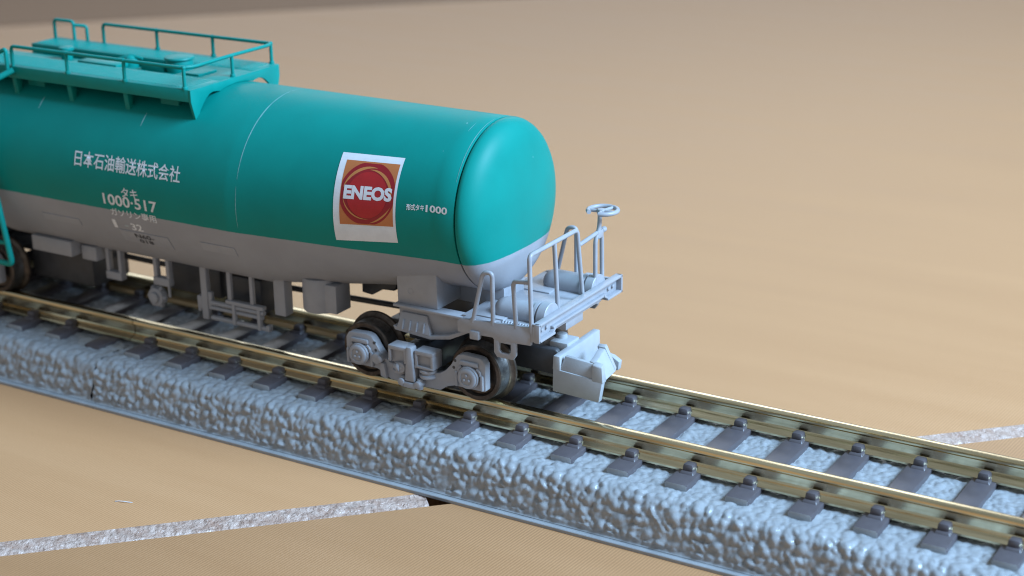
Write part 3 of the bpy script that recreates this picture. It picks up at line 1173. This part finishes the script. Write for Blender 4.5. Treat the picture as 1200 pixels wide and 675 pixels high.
# ---- bogie
AX = 5.69
ZA = 4.0
def bogie_parts(xb):
    base = (xb, 0, 0)
    bm = B()
    box(bm, xb - 1.6, xb + 1.6, -6.1, 6.1, 3.4, 5.3, 0.12)
    box(bm, xb - 6.6, xb + 8.8, -1.1, 1.1, 4.6, 5.3, 0.1)
    bog = build('bogie', bm, 'dark', car, base, 38, (xb - XC, 0, 0))
    def sub(name, bm, mat='grey', smooth=38):
        return build(name, bm, mat, bog, base, smooth)
    return bog, sub

def bogie(xb):
    bog, sub = bogie_parts(xb)
    for s in (-1, 1):
        yf = 6.75          # front face of the side frame
        def y2(a, b):
            return (min(s * a, s * b), max(s * a, s * b))
        h = [(0, 2.1), (2.6, 2.12), (3.3, 2.6), (4.05, 2.85), (7.15, 2.85), (7.25, 3.0), (7.25, 5.3), (6.95, 5.75), (6.6, 5.85), (5.0, 5.9), (4.5, 5.75), (4.15, 5.35), (3.75, 4.7), (3.2, 4.1), (2.6, 3.72), (1.8, 3.55), (0, 3.5)]
        outl = h + [(-a, b) for a, b in h[::-1][1:-1]]
        bm = B()
        lo, hi = y2(5.95, yf)
        prism(bm, [(xb + a, b) for a, b in outl], 'y', lo, hi, 0.10)
        sub('side_frame', bm)
        for e in (-1, 1):
            ax = xb + e * AX
            # axle box: raised panel, lid with three studs, bars round it
            bm = B()
            cyl(bm, (ax, s * (yf - .05), ZA), (ax, s * (yf + .42), ZA), 1.02, 28, 0.12)
            lathe(bm, (ax, s * (yf + .40), ZA), (0, s, 0), [(-.1, .9), (.2, .88), (.26, .80), (.26, .60), (.17, .56), (.17, 0)], 28)
            for k in range(3):
                a = math.radians(90 + 120 * k)
                ball(bm, (ax + .28 * math.cos(a), s * (yf + .58), ZA + .28 * math.sin(a)), 0.17, 1, .8, 1, 10)
            ab = sub('axle_box', bm)
            bm = B()
            lo, hi = y2(yf - .03, yf + .28)
            hexa(bm, [(ax - .95, lo, 5.0), (ax + .95, lo, 5.0), (ax + .95, hi, 5.0), (ax - .95, hi, 5.0), (ax - .9, lo, 5.42), (ax + .9, lo, 5.42), (ax + .9, hi, 5.42), (ax - .9, hi, 5.42)], 0.13)
            box(bm, ax - 1.42, ax - 1.12, lo, hi, 2.95, 4.35, 0.12)
            box(bm, ax + 1.12, ax + 1.42, lo, hi, 2.95, 4.35, 0.12)
            for q in (-1, 1):
                tube(bm, [(ax + q * .75, s * (yf + .08), 4.85), (ax + q * 1.05, s * (yf + .08), 4.6), (ax + q * 1.1, s * (yf + .08), 4.25)], 0.13, 8, .2)
            sub('axle_guard', bm)
            bm = B()
            for dz in (4.55, 5.2):
                cyl(bm, (xb + e * (AX - 1.62 + (.15 if dz > 5 else 0)), s * (yf - .1), dz), (xb + e * (AX - 1.62 + (.15 if dz > 5 else 0)), s * (yf + .012), dz), 0.15, 12, 0.02)
            sub('bolt_hole', bm, 'dark')
        # bolster end: two spring seats, wedge between, knob, clamp
        for e in (-1, 1):
            x0, x1 = (xb - 2.35, xb - .42) if e < 0 else (xb + .42, xb + 2.35)
            bm = B()
            lo, hi = y2(5.9, 7.35)
            box(bm, x0, x1, lo, hi, 5.22, 5.62, 0.10)
            box(bm, x0, x0 + .3, lo, hi, 4.1, 5.3, 0.08)
            box(bm, x1 - .3, x1, lo, hi, 4.1, 5.3, 0.08)
            lo2, hi2 = y2(5.9, 7.05)
            box(bm, x0 + .2, x1 - .2, lo2, hi2, 4.0, 5.3, 0.05)
            if e > 0:
                lo3, hi3 = y2(5.9, 7.38)
                box(bm, x0, x1, lo3, hi3, 4.0, 4.25, 0.09)
            sub('spring_seat', bm)
            bm = B()
            lathe(bm, ((x0 + x1) / 2, s * 6.62, 3.05), (0, 0, 1), [(0, 0), (0, .72), (.12, .82), (.3, .82), (.38, .62), (.5, .62), (.58, .80), (.78, .80), (.86, .62), (1.0, .62), (1.0, 0)], 24)
            sub('spring', bm)
        bm = B()
        lo, hi = y2(6.6, 7.6)
        hexa(bm, [(xb - .5, lo, 2.7), (xb + .5, lo, 2.7), (xb + .5, hi, 2.7), (xb - .5, hi, 2.7), (xb - .26, lo, 5.85), (xb + .26, lo, 5.85), (xb + .26, hi - .12, 5.85), (xb - .26, hi - .12, 5.85)], 0.10)
        sub('wedge', bm)
        bm = B()
        lo, hi = y2(6.6, 7.72)
        box(bm, xb - .62, xb + .62, lo, hi, 2.1, 2.62, 0.14)
        for q in (-1, 1):
            cyl(bm, (xb + q * .85, s * 6.7, 2.55), (xb + q * .85, s * 7.75, 2.55), 0.34, 14, 0.1)
            cyl(bm, (xb + q * .85, s * 7.2, 2.0), (xb + q * .85, s * 7.2, 3.0), 0.28, 14, 0.1)
        sub('spring_clamp', bm)
        bm = B()
        cyl(bm, (xb - 1.75, s * 7.25, 3.72), (xb - .75, s * 7.25, 3.72), 0.26, 14, 0.08)
        cyl(bm, (xb - 1.45, s * 7.25, 3.72), (xb - 1.1, s * 7.25, 3.72), 0.45, 16, 0.1)
        cyl(bm, (xb - 1.02, s * 7.0, 3.72), (xb - 1.02, s * 7.45, 3.72), 0.48, 16, 0.1)
        sub('damper', bm)
        bm = B()
        cyl(bm, (xb - 3.75, s * 6.6, 3.95), (xb - 3.75, s * 7.25, 3.95), 0.5, 18, 0.12)
        cyl(bm, (xb - 3.4, s * 6.6, 3.98), (xb - 3.4, s * 7.32, 3.98), 0.32, 14, 0.1)
        hexa(bm, [(xb - 3.45, min(s * 6.6, s * 7.1), 2.35), (xb - 2.75, min(s * 6.6, s * 7.1), 2.2), (xb - 2.75, max(s * 6.6, s * 7.1), 2.2), (xb - 3.45, max(s * 6.6, s * 7.1), 2.35),
                  (xb - 3.5, min(s * 6.6, s * 7.1), 3.7), (xb - 3.0, min(s * 6.6, s * 7.1), 3.6), (xb - 3.0, max(s * 6.6, s * 7.1), 3.6), (xb - 3.5, max(s * 6.6, s * 7.1), 3.7)], 0.12)
        sub('brake_link', bm)
    for e in (-1, 1):
        for s in (-1, 1):
            bm = B()
            prof = [(3.65, 0), (3.65, 2.3), (3.75, 2.85), (3.95, 3.02), (4.15, 2.98), (4.3, 2.68), (4.5, 2.57), (5.75, 2.52), (5.85, 2.42), (5.85, 2.1), (5.5, 1.95), (5.4, 1.0), (5.75, .9), (5.8, 0)]
            lathe(bm, (xb + e * AX, 0, ZA), (0, s, 0), prof, 56)
            for f in bm.faces:
                c = f.calc_center_median()
                rr_ = math.hypot(c.x - xb - e * AX, c.z - ZA)
                if 4.5 < abs(c.y) < 5.8 and 2.5 < rr_ < 2.62:
                    f.material_index = 1
            sub('wheel', bm, ['wheel', 'tread'], 40)
        bm = B()
        cyl(bm, (xb + e * AX, -6.4, ZA), (xb + e * AX, 6.4, ZA), 0.5, 16, 0.05)
        sub('axle', bm, 'dark')
    return bog
bogie(XB)
bogie(2 * XM - XB)

# ---- coupler on the right end
bm = B()
ya, yb = -3.2, 4.0
# near wall: lower plate and recessed upper lip
prism(bm, [(59.0, 2.62), (63.45, 2.45), (63.8, 4.4), (59.05, 4.68)], 'y', ya, ya + .6, 0.07)
hexa(bm, [(59.6, ya + .10, 4.55), (63.0, ya + .10, 4.4), (63.0, ya + .7, 4.4), (59.6, ya + .7, 4.55), (60.0, ya + .45, 5.85), (62.9, ya + .45, 5.65), (62.9, ya + .8, 5.65), (60.0, ya + .8, 5.85)], 0.05)
# rear cross wall
hexa(bm, [(59.0, ya, 4.6), (59.75, ya, 4.6), (59.75, yb, 2.9), (59.0, yb, 2.9), (59.05, ya + .05, 5.85), (59.7, ya + .05, 5.85), (59.7, yb, 5.95), (59.05, yb, 5.95)], 0.09)
hexa(bm, [(59.05, ya + .5, 2.6), (59.7, ya + .5, 2.6), (59.7, yb - .05, 2.6), (59.05, yb - .05, 2.6), (59.05, ya + .5, 5.0), (59.7, ya + .5, 5.0), (59.7, yb - .05, 5.0), (59.05, yb - .05, 5.0)], 0.05)
# front corner post and bevelled front plate
hexa(bm, [(62.75, ya - .02, 4.2), (63.85, ya - .02, 4.2), (63.85, ya + .75, 4.2), (62.75, ya + .75, 4.2), (62.8, ya + .02, 5.75), (63.75, ya + .02, 5.65), (63.6, ya + .7, 5.8), (62.8, ya + .7, 5.85)], 0.12)
hexa(bm, [(62.9, ya + .1, 3.6), (63.85, ya + .02, 4.3), (63.3, 0.2, 4.1), (62.6, 0.7, 3.6), (62.3, ya + .6, 5.8), (62.95, ya + .5, 5.75), (62.2, 0.3, 5.9), (61.5, 0.6, 5.9)], 0.08)
hexa(bm, [(62.2, 0.1, 3.6), (63.35, 0.12, 4.12), (63.05, 0.85, 4.1), (62.0, 1.0, 3.6), (61.4, 0.3, 6.0), (62.25, 0.22, 6.05), (61.95, 1.1, 6.0), (61.1, 1.2, 5.9)], 0.10)
# far wall
prism(bm, [(59.1, 2.7), (61.8, 2.7), (61.9, 3.5), (61.2, 3.9), (59.1, 4.2)], 'y', yb - .6, yb, 0.06)
box(bm, 59.1, 61.6, ya + .4, yb - .4, 2.62, 3.0, 0.05)
coup = part('coupler', bm, 'coupler')
bm = B()
prism(bm, [(53.5, 3.4), (59.1, 3.3), (59.1, 4.9), (58.3, 5.7), (53.5, 5.4)], 'y', -1.5, 1.5, 0.15)
build('draw_bar', bm, 'dark', coup, CB)
bm = B()
box(bm, 57.4, 59.2, -0.9, 1.2, 5.2, 6.15, 0.12)
cyl(bm, (57.9, 0.4, 5.9), (57.9, 0.4, 6.5), 0.5, 16, 0.1)
build('spring_cover', bm, 'coupler', coup, CB)
